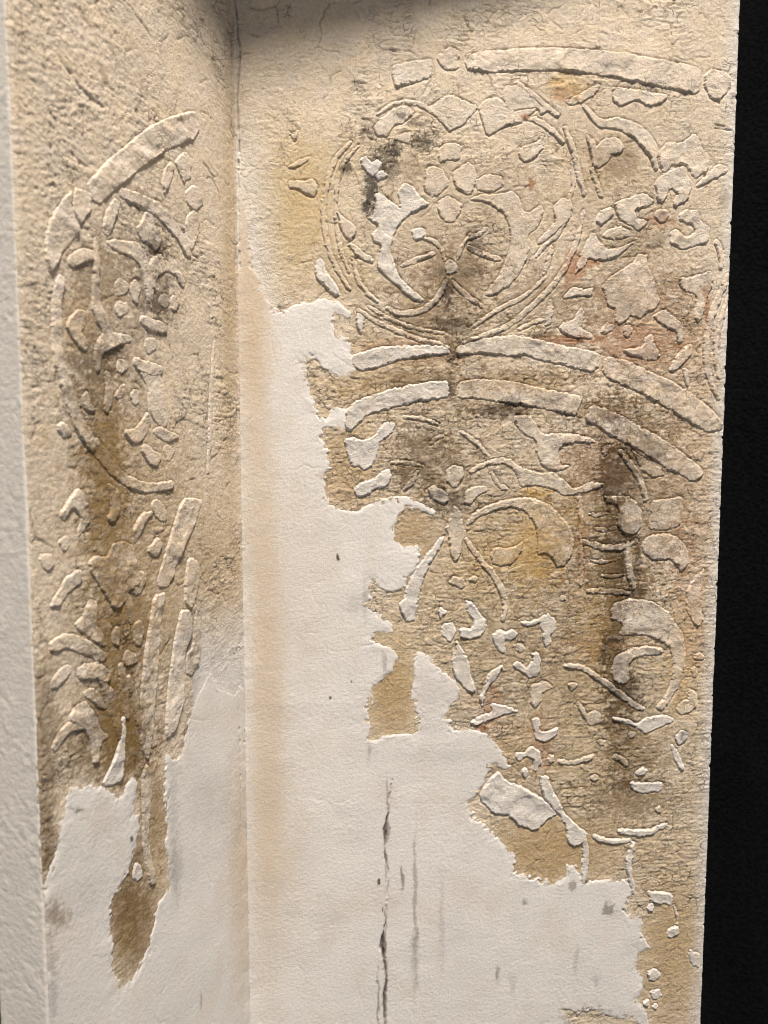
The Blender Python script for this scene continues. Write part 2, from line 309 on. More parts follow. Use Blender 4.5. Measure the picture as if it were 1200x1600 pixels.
a(G,'petal','p',[(683,317),(700,306),(720,317),(722,330),(710,345),(697,347),(687,337)],3.2,.2)
a(G,'petal','p',[(683,243),(690,227),(707,222),(723,230),(720,247),(713,252),(700,248),(688,255)],3.2,.3)
a(G,'leaf','p',[(811,232),(820,227),(840,222),(850,208),(850,228),(837,247),(822,254),(812,247)],3.6,.4)
a(G,'crown','p',[(750,177),(760,214),(785,200),(815,192),(822,185),(842,168),(796,174),(785,157),(775,151),(762,154),(747,167)],2.6,.2)
a(G,'crown','p',[(790,168),(783,150),(790,135),(812,132),(838,152),(858,172),(845,180),(840,168),(797,174)],3,.3)
a(G,'crown','p',[(667,170),(700,147),(716,152),(735,162),(748,168),(735,181),(722,198),(703,201),(688,188)],2.4,.15)
a(G,'stem','l',[(808,130),(833,150),(852,166),(871,180)],4,.35,w=10)
a(G,'leaf','p',[(524,326),(537,340),(555,353),(557,363),(550,378),(540,372),(532,357)],3.6,.6)
a(G,'stem','l',[(547,383),(562,396),(581,408)],4,.6,w=10)
a(G,'leaf','p',[(495,407),(502,404),(510,423),(523,443),(532,457),(528,463),(515,457),(503,442),(495,435),(491,423)],4,.9)
a(G,'leaf','p',[(643,358),(663,356),(666,368),(652,378),(645,370)],4,.9)
a(G,'stem','l',[(663,372),(680,377),(690,390),(695,405)],2.8,.2,w=7)
a(G,'stem','l',[(735,366),(723,383),(715,405)],2.6,.15,w=6)
a(G,'stem','l',[(630,414),(653,405),(677,396)],2.8,.3,w=8)
a(G,'stem','l',[(733,387),(753,397),(781,405)],2.8,.1,w=9)
a(G,'stem','l',[(735,372),(750,365),(760,357)],2.4,.1,w=6)
a(G,'bead','o',(705,418,10,11),4.5,.75)
a(G,'stem','l',[(697,440),(688,460),(676,474),(662,484),(640,490),(620,490),(606,482)],3.8,.55,w=10)
a(G,'stem','l',[(707,440),(723,457),(752,478)],2.8,.05,w=8)
a(G,'leaf','p',[(557,493),(563,489),(570,497),(568,517),(563,524),(557,510)],3.5,.9)
a(G,'leaf','p',[(862,325),(880,308),(895,318),(893,338),(880,352),(862,368),(842,383),(838,379),(858,358),(868,345)],3,.3)
a(G,'leaf','p',[(740,285),(760,272),(785,276),(788,290),(770,300),(748,298)],2,.15)
# blossom and leaves beside the roundel
a(G,'ring','l',[(552,405),(556,430),(567,452),(590,471)],2.8,.2,w=7)
a(G,'ring','l',[(524,330),(527,365),(533,395),(545,425)],2.6,.2,w=6)
a(G,'ring','l',[(575,478),(610,500),(650,514),(692,520)],2.4,.1,w=6)
a(G,'ring','l',[(890,305),(886,340),(874,365),(850,385),(838,400)],2.8,.2,w=7)
a(G,'ring','l',[(862,385),(858,410),(850,428)],2.8,.2,w=7)
a(G,'ring','l',[(703,203),(720,190),(740,172)],2.4,.15,w=6)
G='blossom'
a(G,'leaf','p',[(957,137),(980,138),(1010,143),(1047,150),(1033,162),(1013,167),(993,155),(970,168),(958,158)],3.8,.45)
a(G,'leaf','p',[(880,160),(905,148),(925,135),(940,132),(930,148),(912,158),(890,165)],3,.4)
a(G,'crescent','p',[(907,163),(920,167),(937,187),(967,183),(997,193),(1017,210),(1030,233),(1027,250),(1029,264),(1024,268),(1013,243),(993,217),(967,202),(937,200),(923,187)],4.5,.5)
a(G,'leaf','p',[(915,210),(927,217),(933,230),(943,217),(967,215),(977,230),(970,240),(957,240),(950,253),(937,263),(927,260),(922,237)],4,.5)
a(G,'stem','l',[(925,265),(932,285),(940,307)],3,.3,w=9)
a(G,'leaf','p',[(1030,237),(1043,222),(1067,223),(1087,207),(1097,230),(1110,247),(1108,263),(1087,280),(1077,267),(1070,255),(1053,257),(1037,270),(1030,257)],4.5,.5)
a(G,'petal','p',[(1023,283),(1033,273),(1053,263),(1067,258),(1075,273),(1083,290),(1073,313),(1057,323),(1050,317),(1060,303),(1047,293),(1037,317),(1027,313)],5,.6)
a(G,'stem','p',[(1087,290),(1105,272),(1122,255),(1136,260),(1138,268),(1113,281),(1090,294)],4,.45)
a(G,'petal','p',[(960,317),(980,310),(1007,301),(1023,313),(1013,323),(993,327),(990,340),(1013,345),(1012,350),(997,361),(987,353),(967,343),(963,330)],4.8,.6)
a(G,'petal','p',[(1060,335),(1073,327),(1091,329),(1096,347),(1110,357),(1108,377),(1090,383),(1067,390),(1047,380),(1047,363),(1057,358),(1073,371),(1088,361),(1080,350),(1062,345)],5,.6)
a(G,'bead','o',(1034,337,11,11),4.5,.55)
a(G,'petal','p',[(927,360),(937,377),(947,388),(970,387),(993,377),(967,400),(943,408),(920,403),(913,417),(897,430),(903,410),(917,377)],4.5,.65)
a(G,'petal','p',[(930,345),(937,330),(957,323),(962,337),(950,344),(940,352)],3.5,.5)
a(G,'petal','p',[(968,352),(985,360),(983,370),(962,375),(940,370),(948,360)],3,.4)
a(G,'leaf','p',[(940,447),(953,433),(977,418),(993,407),(997,397),(1013,398),(1012,417),(1020,430),(1025,453),(1032,470),(1027,482),(1010,488),(1000,498),(987,492),(970,507),(960,500),(962,483),(947,477),(947,463)],4,.35)
a(G,'leaf','p',[(1020,493),(1037,483),(1057,498),(1068,510),(1067,533),(1060,538),(1057,518),(1040,511),(1027,503)],4.2,.5)
a(G,'leaf','p',[(1063,433),(1080,433),(1110,423),(1117,433),(1107,460),(1097,497),(1090,505),(1083,490),(1090,467),(1087,458),(1070,455),(1062,445)],4.2,.45)
a(G,'leaf','p',[(970,547),(993,543),(1003,543),(1010,525),(1020,521),(1022,537),(1032,553),(1025,563),(1010,563),(993,557)],4.5,.6)
a(G,'leaf','p',[(1043,581),(1053,563),(1067,543),(1082,537),(1080,553),(1067,570),(1053,580)],4.2,.5)
a(G,'leaf','p',[(873,513),(883,502),(897,500),(908,480),(915,490),(907,513),(927,523),(923,530),(897,527),(880,522)],4.5,.6)
a(G,'leaf','p',[(850,497),(860,465),(866,483),(860,507),(852,510)],3.5,.5)
a(G,'leaf','p',[(878,468),(895,448),(913,452),(928,450),(925,463),(900,462)],4,.6)
a(G,'leaf','p',[(937,517),(947,505),(963,509),(958,516),(945,522)],3,.4)
a(G,'stem','l',[(812,514),(835,503),(850,500)],3,.3,w=7)
a(G,'leaf','p',[(974,510),(985,507),(990,516),(980,530),(975,522)],2.4,.2)
a(G,'stem','l',[(1070,577),(1073,590),(1075,602)],3.4,.4,w=8)
a(G,'stem','l',[(1120,377),(1128,397),(1127,417)],3.4,.4,w=10)
G='edge_roundel'
a(G,'ring','l',[(1138,430),(1127,457),(1113,490),(1105,523),(1103,557),(1108,590),(1122,622)],4,.3,w=12)
a(G,'ring','l',[(1139,462),(1127,500),(1120,530),(1118,560),(1123,590)],2.8,.2,w=9)
# fragments left of the roundel
G='worn_leaves'
a(G,'leaf','p',[(447,263),(467,250),(487,243),(480,253),(460,263)],3,.4)
a(G,'leaf','p',[(450,283),(467,283),(487,280),(497,290),(493,307),(483,308),(467,297),(452,295)],3,.6)
a(G,'leaf','p',[(450,205),(458,212),(467,203),(461,224)],2.5,.3)
# palmette under the arch
G='palmette'
a(G,'leaf','p',[(538,687),(550,683),(565,689),(575,685),(587,680),(597,663),(613,657),(618,667),(610,680),(593,690),(590,710),(582,727),(570,735),(560,728),(550,730),(543,713)],4.2,1)
a(G,'leaf','p',[(552,763),(560,757),(583,748),(597,737),(608,733),(612,747),(603,760),(587,765),(570,775),(557,775)],4.2,1)
a(G,'bud','p',[(697,733),(710,727),(723,730),(725,743),(717,760),(707,762),(697,750)],4.2,.6)
a(G,'petal','p',[(667,763),(680,758),(698,770),(702,783),(687,787),(673,777)],4.2,.65)
a(G,'petal','p',[(725,770),(737,760),(757,759),(763,768),(747,773),(737,787),(725,787)],4,.5)
a(G,'petal','p',[(710,790),(720,800),(722,817),(729,833),(722,847),(720,867),(712,881),(703,863),(702,840),(697,827),(702,813)],4.4,.55)
a(G,'stem','p',[(697,836),(690,852),(680,868),(671,882),(660,910),(653,937),(651,967),(638,973),(629,961),(623,944),(632,937),(635,919),(644,898),(656,880),(670,863),(686,842)],4.2,1)
a(G,'stem','l',[(728,843),(740,860),(752,876),(767,893),(780,913),(789,937),(790,955),(785,968)],4.2,.55,w=10)
a(G,'scroll','p',[(728,820),(734,806),(750,795),(772,786),(800,779),(830,777),(860,790),(883,813),(897,837),(897,863),(883,883),(870,887),(862,870),(850,863),(840,867),(840,840),(837,820),(823,800),(803,792),(778,795),(752,806),(736,818)],4.2,.4)
a(G,'scroll','p',[(766,866),(775,855),(790,858),(805,854),(818,846),(813,866),(800,880),(785,886),(772,882)],3,.3)
a(G,'stem','l',[(720,675),(743,690),(763,712)],2.8,.25,w=7)
a(G,'stem','l',[(633,651),(663,655),(684,663)],2.6,.2,w=7)
a(G,'stem','l',[(735,737),(758,725),(780,719),(798,722),(808,735),(812,748)],3.2,.35,w=9)
a(G,'stem','l',[(768,738),(777,757),(792,764)],2.6,.3,w=7)
a(G,'stem','l',[(672,695),(682,684),(692,682)],2.4,.2,w=6)
a(G,'stem','l',[(612,723),(636,722),(660,728)],2.6,.2,w=6)
a(G,'stem','l',[(632,765),(645,752),(652,738)],2.6,.2,w=7)
a(G,'leaf','p',[(803,648),(827,650),(837,660),(845,679),(890,677),(927,686),(931,692),(893,691),(877,697),(872,717),(877,727),(893,728),(870,737),(847,728),(838,707),(837,687),(817,678),(805,663)],4,.5)
a(G,'leaf','p',[(800,722),(820,732),(847,740),(867,738),(883,753),(898,764),(923,753),(944,755),(937,763),(913,770),(883,775),(863,763),(840,758),(813,761),(810,743)],4,.5)
a(G,'leaf','p',[(700,912),(707,900),(722,903),(729,915),(720,921),(710,913)],2.8,.4)
# scrollwork over the dark streak
G='scrollwork'
a(G,'chip','p',[(947,693),(955,697),(950,710),(943,714),(941,704)],3,.35)
a(G,'stem','l',[(970,706),(987,727),(1002,750),(1009,780)],4.5,.5,w=11)
a(G,'scroll','p',[(943,775),(960,776),(980,775),(993,783),(1005,803),(1000,827),(987,837),(970,830),(963,817),(967,797),(961,786),(947,785)],5,.45)
a(G,'leaf','p',[(1018,783),(1040,780),(1068,776),(1066,800),(1062,821),(1040,828),(1015,827),(1017,805)],4,.4)
a(G,'leaf','p',[(985,700),(1005,715),(1030,730),(1040,742),(1020,747),(1003,735)],2.6,.15)
a(G,'stem','l',[(913,847),(933,854),(960,857),(980,853),(994,845)],4.4,.5,w=10)
a(G,'stem','l',[(982,858),(982,880),(985,900),(991,918)],4.6,.55,w=12)
a(G,'stem','l',[(908,846),(909,870),(908,912)],3.6,.45,w=8)
a(G,'stem','l',[(919,924),(950,923),(984,927)],4,.45,w=9)
a(G,'leaf','p',[(1003,850),(1013,837),(1040,833),(1060,840),(1074,858),(1076,878),(1065,895),(1058,884),(1046,873),(1019,875),(1007,866)],4.6,.5)
a(G,'leaf','p',[(1103,887),(1085,902),(1073,923),(1071,950),(1082,971),(1091,981),(1100,965),(1093,950),(1096,920)],3.6,.35)
a(G,'scroll','p',[(954,953),(962,941),(986,935),(1016,939),(1040,953),(1055,974),(1067,989),(1071,1013),(1070,1040),(1061,1073),(1046,1097),(1032,1110),(1023,1106),(1040,1088),(1050,1064),(1053,1034),(1046,1010),(1031,1000),(1007,992),(965,992),(974,980),(968,971),(954,968)],5,.65)
a(G,'scroll','p',[(957,1040),(962,1025),(986,1013),(1016,1009),(1037,1013),(1038,1022),(1010,1024),(989,1027),(981,1040),(984,1064),(974,1068),(959,1064),(954,1052)],5,.75)
a(G,'stem','l',[(884,1040),(908,1042),(929,1055),(950,1070),(974,1088),(992,1103),(1005,1107)],4.6,.7,w=10)
a(G,'leaf','p',[(956,1120),(980,1124),(995,1132),(1010,1121),(1040,1117),(1056,1125),(1037,1134),(1016,1144),(1007,1146),(995,1137),(980,1131),(958,1126)],4.6,.8)
a(G,'leaf','p',[(1055,1109),(1064,1097),(1076,1091),(1077,1075),(1088,1082),(1091,1100),(1079,1113),(1064,1117)],4.2,.6)
a(G,'bud','p',[(1054,1152),(1064,1141),(1075,1144),(1070,1160),(1060,1166)],4.5,.9,ink='grey')
a(G,'leaf','p',[(1048,1162),(1058,1173),(1069,1199),(1065,1204),(1053,1187)],4,.9)
a(G,'stem','l',[(874,1189),(893,1193),(914,1187),(927,1181)],4.2,.7,w=9)
a(G,'leaf','p',[(902,1094),(912,1106),(917,1115),(929,1109),(939,1118),(938,1130),(923,1134),(914,1124),(903,1106)],3.6,.65)
a(G,'leaf','p',[(956,1184),(962,1177),(974,1183),(984,1196),(978,1200),(968,1190)],3.8,.6)
a(G,'chip','p',[(992,1208),(1004,1198),(1013,1203),(1006,1211),(995,1213)],4.5,.9)
a(G,'chip','p',[(985,1222),(1004,1224),(1036,1222),(1035,1236),(1008,1240),(987,1235)],5,.9)
a(G,'stem','l',[(966,1298),(990,1302),(1015,1301),(1040,1289)],5,.9,w=11)
a(G,'stem','l',[(929,1308),(952,1315),(984,1313)],4.5,.8,w=9)
a(G,'chip','o',(988,1148,5,5),4,.6)
a(G,'chip','o',(1093,1026,8,6),3.4,.4)
a(G,'chip','p',[(1078,1045),(1087,1042),(1092,1052),(1084,1060)],3,.4)
for y_, x0_, x1_ in [(803,922,950),(826,930,962),(876,925,962),(899,940,976)]:
    a(G,'ridge','l',[(x0_,y_),(x0_*.6+x1_*.4,y_+3),(x1_,y_-1)],1.9,.2,w=6)
a(G,'stem','l',[(905,768),(908,800),(906,840)],2.8,.3,w=7)
for x_, y_, r_ in [(895,1072,6),(940,1160,5),(930,1215,5),(1030,1265,5),(740,905,5),(880,935,4)]:
    a(G,'chip','o',(x_,y_,r_*1.2,r_),3.2,.45)
# vine of small hooks
G='vine'
a(G,'leaf','p',[(842,966),(857,959),(870,971),(869,983),(860,992),(861,1004),(851,1013),(848,992)],4.2,.8)
a(G,'stem','l',[(818,974),(828,975),(842,971)],4,.8,w=8)
a(G,'leaf','p',[(830,1022),(839,1018),(845,1031),(843,1055),(828,1061),(812,1049),(801,1040),(809,1033),(821,1043),(830,1037)],4.4,.8)
a(G,'bead','o',(813,1012,6,7),4,.7)
a(G,'leaf','p',[(770,991),(779,983),(792,988),(800,982),(809,991),(803,1000),(788,1001),(790,1021),(779,1018),(771,1006)],4.4,.85)
a(G,'leaf','p',[(726,938),(737,940),(749,958),(761,973),(755,992),(737,999),(719,996),(719,982),(737,983),(741,970),(731,959)],4.4,1)
a(G,'leaf','o',(701,987,11,14),4.2,1)
a(G,'leaf','p',[(714,999),(720,1012),(731,1030),(735,1054),(743,1075),(737,1083),(722,1072),(710,1057),(706,1036),(710,1015)],4.8,1)
a(G,'leaf','p',[(787,1038),(779,1054),(767,1069),(758,1087),(753,1106),(749,1090),(758,1072),(764,1051)],4.6,.85)
a(G,'stem','p',[(734,1129),(749,1119),(770,1113),(766,1099),(785,1102),(813,1111),(782,1119),(758,1128),(740,1134)],4.4,.85)
a(G,'leaf','p',[(831,1070),(851,1064),(867,1074),(848,1081),(845,1097),(836,1107),(827,1097),(830,1083)],4,.65)
a(G,'leaf','p',[(828,1124),(843,1120),(843,1143),(858,1142),(872,1136),(873,1147),(851,1162),(837,1154),(834,1139)],4.4,.85)
a(G,'leaf','p',[(806,1175),(818,1178),(830,1165),(845,1175),(847,1193),(836,1207),(830,1199),(836,1187),(824,1181),(812,1191),(805,1184)],4.4,.85)
a(G,'chip','p',[(815,1204),(822,1200),(827,1211),(819,1218)],3.6,.9)
a(G,'chip','o',(861,1186,5,6),4,.7)
a(G,'leaf','p',[(684,955),(690,949),(700,957),(692,960),(688,967)],4,.9)
# lumps of white coat left standing on the bare patches
G='white_remnants'
a(G,'flake','p',[(751,1250),(752,1236),(766,1218),(780,1204),(787,1218),(798,1225),(819,1229),(829,1239),(847,1246),(864,1264),(873,1273),(857,1278),(847,1292),(833,1298),(812,1290),(801,1278),(794,1273),(770,1271)],5,1)
a(G,'flake','p',[(843,1215),(857,1212),(863,1236),(875,1255),(882,1271),(899,1288),(918,1302),(913,1315),(896,1323),(887,1316),(884,1288),(875,1274),(864,1264),(847,1240)],5,1)
a(G,'strut','l',[(990,1318),(983,1340),(982,1355),(989,1392)],4.5,.95,w=10)
a(G,'strut','l',[(913,1312),(916,1344),(911,1378)],4.5,1,w=11)
a(G,'flake','p',[(1012,1392),(1030,1393),(1051,1397),(1050,1414),(1030,1411),(1015,1407)],5,1)
a(G,'strut','l',[(1053,1415),(1057,1428),(1059,1444)],3.5,.7,w=5)
a(G,'flake','p',[(1040,1457),(1050,1448),(1060,1445),(1061,1460),(1046,1466)],4.5,.95)
a(G,'flake','o',(1017,1418,5,7),4,1)
a(G,'flake','p',[(1076,1483),(1084,1487),(1094,1490),(1092,1513),(1079,1506)],4,.9)
a(G,'flake','p',[(1011,1520),(1024,1513),(1033,1523),(1024,1533),(1014,1530)],4,.95)
a(G,'flake','p',[(1015,1550),(1030,1545),(1034,1558),(1022,1564)],4,.95)
a(G,'flake','o',(1010,1567,5,5),3.5,.95)
a(G,'flake','o',(1024,1573,4,4),3.5,.95)
RP = R; R = []
# ---- left wall
G='border'
a(G,'band','p',[(137,287),(167,253),(200,227),(233,200),(260,187),(303,172),(311,200),(302,217),(293,218),(267,230),(233,250),(200,277),(180,293),(155,318),(143,310),(140,297)],4.6,.3)
a(G,'knob','o',(128,320,14,24),4.6,.3)
a(G,'band','p',[(113,298),(110,320),(117,345),(125,358),(108,380),(92,403),(77,427),(72,400),(72,365),(80,343),(97,317)],4.6,.25)
G='roundel'
a(G,'leaf','p',[(254,285),(256,268),(267,252),(272,267),(263,290),(256,304)],3.6,.35)
a(G,'leaf','p',[(273,253),(290,237),(300,250),(297,277),(287,287),(280,267)],3.6,.3)
a(G,'ring','l',[(192,303),(220,313),(247,330),(267,350),(283,370),(293,395)],3.6,.3,w=10)
a(G,'ring','l',[(181,318),(171,343),(166,362)],3,.3,w=8)
a(G,'ring','l',[(112,410),(127,399),(144,398)],3,.3,w=8)
a(G,'ring','l',[(95,437),(88,470),(88,524),(92,566),(103,602),(115,644),(133,683),(154,706),(172,730),(190,746),(210,758),(235,764),(268,756)],3.6,.25,w=9)
a(G,'leaf','p',[(227,332),(238,336),(240,353),(250,370),(248,387),(240,391),(230,377),(222,376),(214,358),(220,350)],3.8,.45)
a(G,'leaf','p',[(290,300),(302,290),(315,298),(318,318),(305,330),(293,318)],2.6,.2)
a(G,'leaf','p',[(292,340),(303,328),(313,340),(308,372),(298,392),(291,370)],2.6,.2)
a(G,'stem','p',[(165,377),(190,376),(217,380),(226,395),(232,417),(238,404),(250,397),(262,410),(281,429),(256,423),(247,429),(241,446),(236,484),(230,467),(226,431),(217,410),(202,398),(180,390)],4,.4)
a(G,'stem','p',[(149,368),(153,400),(154,440),(157,476),(169,506),(175,519),(204,526),(204,533),(181,539),(160,552),(155,574),(151,586),(147,554),(154,530),(163,521),(151,503),(144,479),(146,449),(147,410)],4,.35)
a(G,'leaf','p',[(104,509),(112,494),(121,485),(133,485),(133,506),(127,518),(136,536),(133,549),(121,539),(109,521)],3.6,.3)
for o_ in [(190,449,10,12),(211,455,7,16),(190,482,10,11),(256,470,7,10),(272,474,6,11),(190,572,7,10),(211,620,6,11)]: a(G,'bead','o',o_,2.4,.2)
a(G,'rim','l',[(224,501),(238,509),(255,512)],3.6,.35,w=9)
a(G,'bead','o',(235,540,9,12),3.4,.35)
a(G,'rim','l',[(213,567),(229,576),(248,578)],3.6,.35,w=9)
a(G,'leaf','p',[(217,579),(247,581),(258,612),(262,648),(258,668),(243,660),(232,640),(232,605)],2.4,.3)
a(G,'leaf','p',[(193,675),(211,671),(223,656),(229,643),(236,659),(226,683),(214,693),(202,687)],3.8,.35)
a(G,'leaf','p',[(238,674),(250,667),(268,677),(279,682),(262,691),(247,683)],3.8,.35)
a(G,'leaf','p',[(88,668),(97,658),(112,677),(100,684)],3.4,.3)
a(G,'stem','l',[(262,396),(274,418),(284,442)],3,.3,w=7)
a(G,'leaf','p',[(178,619),(186,608),(195,599),(191,618),(183,623)],3.2,.3)
a(G,'leaf','p',[(127,620),(136,611),(140,630),(147,641),(134,643)],3,.3)
a(G,'leaf','p',[(219,700),(228,694),(240,705),(253,712),(245,729),(232,724)],2.8,.3)
a(G,'leaf','p',[(255,700),(266,696),(272,708),(262,722)],2.6,.3)
a(G,'stem','l',[(168,585),(172,610),(166,640)],2.6,.2,w=6)
a(G,'ring','l',[(150,690),(165,712),(182,728)],2.6,.2,w=6)
G='leaf_cluster'
a(G,'knob','p',[(92,845),(104,838),(110,850),(100,862)],3.4,.3)
a(G,'leaf','p',[(60,870),(78,866),(84,880),(72,893)],3,.3)
a(G,'stem','l',[(200,934),(204,952),(205,970)],2.8,.2,w=6)
a(G,'stem','l',[(150,1040),(165,1075),(172,1112)],3,.25,w=6)
a(G,'stem','l',[(188,1040),(194,1080),(198,1118)],3,.25,w=6)
a(G,'leaf','p',[(205,900),(222,892),(228,905),(220,925),(210,930)],2.8,.3)
a(G,'leaf','p',[(130,1085),(142,1075),(158,1088),(165,1110),(150,1100)],3,.3)
a(G,'arch','p',[(94,805),(105,786),(121,763),(134,777),(141,812),(124,837),(121,831),(128,812),(118,794),(107,796),(101,813)],4,.3)
a(G,'leaf','p',[(168,755),(181,764),(188,780),(181,812),(172,816),(168,809),(175,790),(172,771)],4,.35)
a(G,'leaf','p',[(207,840),(210,821),(223,802),(240,800),(226,812),(216,837),(210,848)],4,.35)
a(G,'leaf','l',[(243,790),(249,798),(255,806)],3.6,.35,w=12)
a(G,'leaf','p',[(139,878),(147,870),(166,872),(178,850),(194,846),(208,856),(212,878),(217,910),(200,923),(197,938),(181,951),(172,942),(153,910),(143,897)],4.4,.3)
a(G,'leaf','p',[(229,859),(248,839),(252,853),(242,872)],3.6,.3)
a(G,'leaf','p',[(77,948),(93,923),(102,904),(124,890),(127,907),(105,926),(93,945)],4.2,.3)
a(G,'leaf','p',[(115,978),(131,961),(140,937),(150,942),(148,976),(162,995),(162,1008),(147,1002)],4.2,.35)
for o_ in [(181,995,6,13),(216,989,7,19),(202,1029,10,10)]: a(G,'bead','o',o_,3.8,.4)
a(G,'stem','l',[(84,1008),(105,1000),(131,1010),(158,1026)],3.8,.3,w=10)
a(G,'stem','l',[(85,1069),(94,1057),(105,1047)],3.6,.3,w=8)
a(G,'stem','l',[(127,1051),(147,1047),(165,1057)],3.8,.35,w=11)
a(G,'stem','l',[(87,1167),(97,1147),(113,1133),(131,1132)],3.2,.35,w=7)
a(G,'stem','l',[(172,1080),(180,1110),(186,1150)],3.2,.2,w=6)
a(G,'stem','l',[(200,1060),(212,1100),(219,1140)],3.2,.2,w=6)
a(G,'leaf','p',[(106,1123),(120,1103),(133,1096),(147,1117),(157,1143),(168,1150),(157,1160),(153,1187),(147,1194),(143,1163),(133,1140),(120,1132)],4,.6)
a(G,'leaf','p',[(192,1115),(194,1157),(190,1221),(159,1228),(177,1190),(187,1160)],4.2,1)
a(G,'leaf','o',(215,1363,6,12),4,.95)
G='long_bars'
a(G,'bar','p',[(286,780),(305,779),(315,783),(305,815),(283,859),(270,897),(262,917),(245,915),(253,885),(264,847),(276,809)],4.6,.35)
a(G,'bar','p',[(295,871),(308,878),(310,916),(299,951),(289,942),(289,910)],4.6,.45)
a(G,'bar','p',[(241,932),(257,926),(251,967),(245,1037),(242,1097),(238,1157),(230,1188),(220,1167),(219,1097),(226,1024),(235,967)],4.6,.5)
a(G,'bar','p',[(283,954),(295,954),(299,989),(289,1018),(288,1049),(286,1081),(286,1097),(273,1140),(259,1154),(261,1097),(270,1021),(276,983)],4.6,.75)
a(G,'bar','p',[(306,953),(314,973),(311,1030),(299,1057),(290,1050),(293,1021),(302,1011)],4.8,.6)
a(G,'bar','p',[(230,1192),(237,1230),(234,1267),(230,1313),(240,1363),(243,1381),(233,1380),(224,1320),(223,1267),(223,1213)],3.8,.7)
a(G,'rib','l',[(335,536),(332,590),(329,660),(325,738)],2.4,.5,w=3.6)
LP = R

SKIM_R = [(373,240),(381,300),(388,360),(396,420),(412,462),(428,482),(437,490),(453,480),(483,473),(507,467),(527,472),(548,489),(543,497),(523,490),(520,503),(527,520),(547,533),(548,550),(556,566),(557,578),(540,593),(517,583),(500,573),(490,560),(473,567),(480,583),(480,597),(487,620),(500,650),(510,658),(516,636),(532,632),(545,640),(548,672),(525,670),(512,667),(505,680),(510,700),(517,727),(508,745),(508,770),(513,787),(530,795),(553,799),(563,796),(587,782),(613,775),(640,778),(667,788),(682,800),(677,805),(653,797),(633,792),(622,805),(617,827),(618,845),(630,855),(653,853),(660,876),(650,888),(640,900),(632,918),(611,925),(593,919),(585,908),(580,934),(573,945),(590,952),(602,967),(614,979),(614,988),(596,987),(584,991),(583,1000),(599,1009),(617,1015),(620,1027),(614,1048),(599,1060),(587,1069),(581,1090),(575,1114),(580,1135),(575,1153),(587,1159),(596,1151),(626,1147),(651,1145),(650,1114),(647,1099),(641,1087),(647,1060),(645,1027),(656,1018),(671,1027),(686,1045),(710,1063),(720,1075),(716,1093),(704,1102),(696,1117),(704,1132),(713,1141),(731,1136),(758,1145),(779,1165),(788,1180),(797,1200),(785,1203),(773,1194),(763,1208),(756,1225),(731,1255),(735,1267),(759,1292),(784,1313),(805,1337),(803,1362),(829,1372),(864,1379),(882,1369),(885,1351),(896,1351),(906,1365),(917,1376),(945,1374),(980,1376),(992,1390),(980,1404),(978,1421),(990,1432),(1004,1425),(1004,1456),(1015,1481),(997,1491),(994,1509),(1004,1530),(1004,1547),(994,1561),(1004,1572),(1011,1586),(1015,1600),(1018,1790),(378,1790)]
HOLES_R = [[(875,1573),(900,1584),(930,1579),(955,1590),(990,1592),(1003,1606),(1000,1790),(880,1790),(900,1606)]]
SKIM_L = [(20,1790),(25,1560),(40,1470),(62,1405),(72,1380),(87,1327),(100,1270),(107,1237),(117,1230),(157,1230),(173,1233),(187,1248),(197,1227),(207,1209),(214,1227),(210,1270),(219,1280),(217,1300),(212,1333),(197,1367),(183,1397),(175,1405),(172,1440),(177,1480),(180,1523),(190,1541),(207,1531),(230,1487),(241,1440),(247,1413),(266,1390),(263,1357),(258,1313),(258,1213),(258,1178),(277,1190),(287,1177),(290,1150),(297,1113),(306,1096),(318,1075),(327,1058),(345,1078),(374,1090),(392,1790)]
CRACK = [(613,1216),(609,1246),(607,1273),(601,1297),(601,1321),(600,1336),(606,1357),(606,1387),(603,1435),(596,1480),(600,1498),(603,1534),(600,1558),(601,1790)]

# ------------------------------------------------------------------ wall builders
def prim_sdf(pl, kind, pts, kw, u, v):
    if kind == 'o':
        x, y, rx, ry = pts; th = np.linspace(0, 2*math.pi, 18, endpoint=False)
        rr = 1+.10*np.sin(th*3+x)+.06*np.sin(th*5+y)
        return sdf_poly(u, v, poly_uv(pl, np.stack([x+rx*rr*np.cos(th), y+ry*rr*np.sin(th)], 1)))
    p = poly_uv(pl, pts)
    if kind == 'p': return sdf_poly(u, v, chaikin(p, True, 1))
    return sdf_line(u, v, chaikin(p, False, 1), kw['w']*(1.6 if pl is LEFT else 1))
def prim_box(pl, kind, pts, kw, m):
    if kind == 'o':
        x, y, rx, ry = pts; pts = [(x-rx*1.2, y-ry*1.2), (x+rx*1.2, y+ry*1.2), (x-rx*1.2, y+ry*1.2), (x+rx*1.2, y-ry*1.2)]
    p = poly_uv(pl, pts); e = m + (kw.get('w', 0)*.7)
    return p[:, 0].min()-e, p[:, 0].max()+e, p[:, 1].min()-e, p[:, 1].max()+e
def grid_faces(nu, nv, keep=None):
    i = np.arange(nu*nv).reshape(nv, nu)
    f = np.stack([i[:-1, :-1], i[:-1, 1:], i[1:, 1:], i[1:, :-1]], -1).reshape(-1, 4)
    return f if keep is None else f[keep.reshape(-1)]
def compact(co, f, c):
    used = np.zeros(len(co), bool); used[f.ravel()] = True
    idx = np.cumsum(used)-1
    return co[used], idx[f], c[used]
def rag_of(u, v, amt, seed):
    return amt*(2.6*fbm(u/10, v/10, seed, 3, .65) + .9*perlin(u/3.6, v/3.6, seed+3))

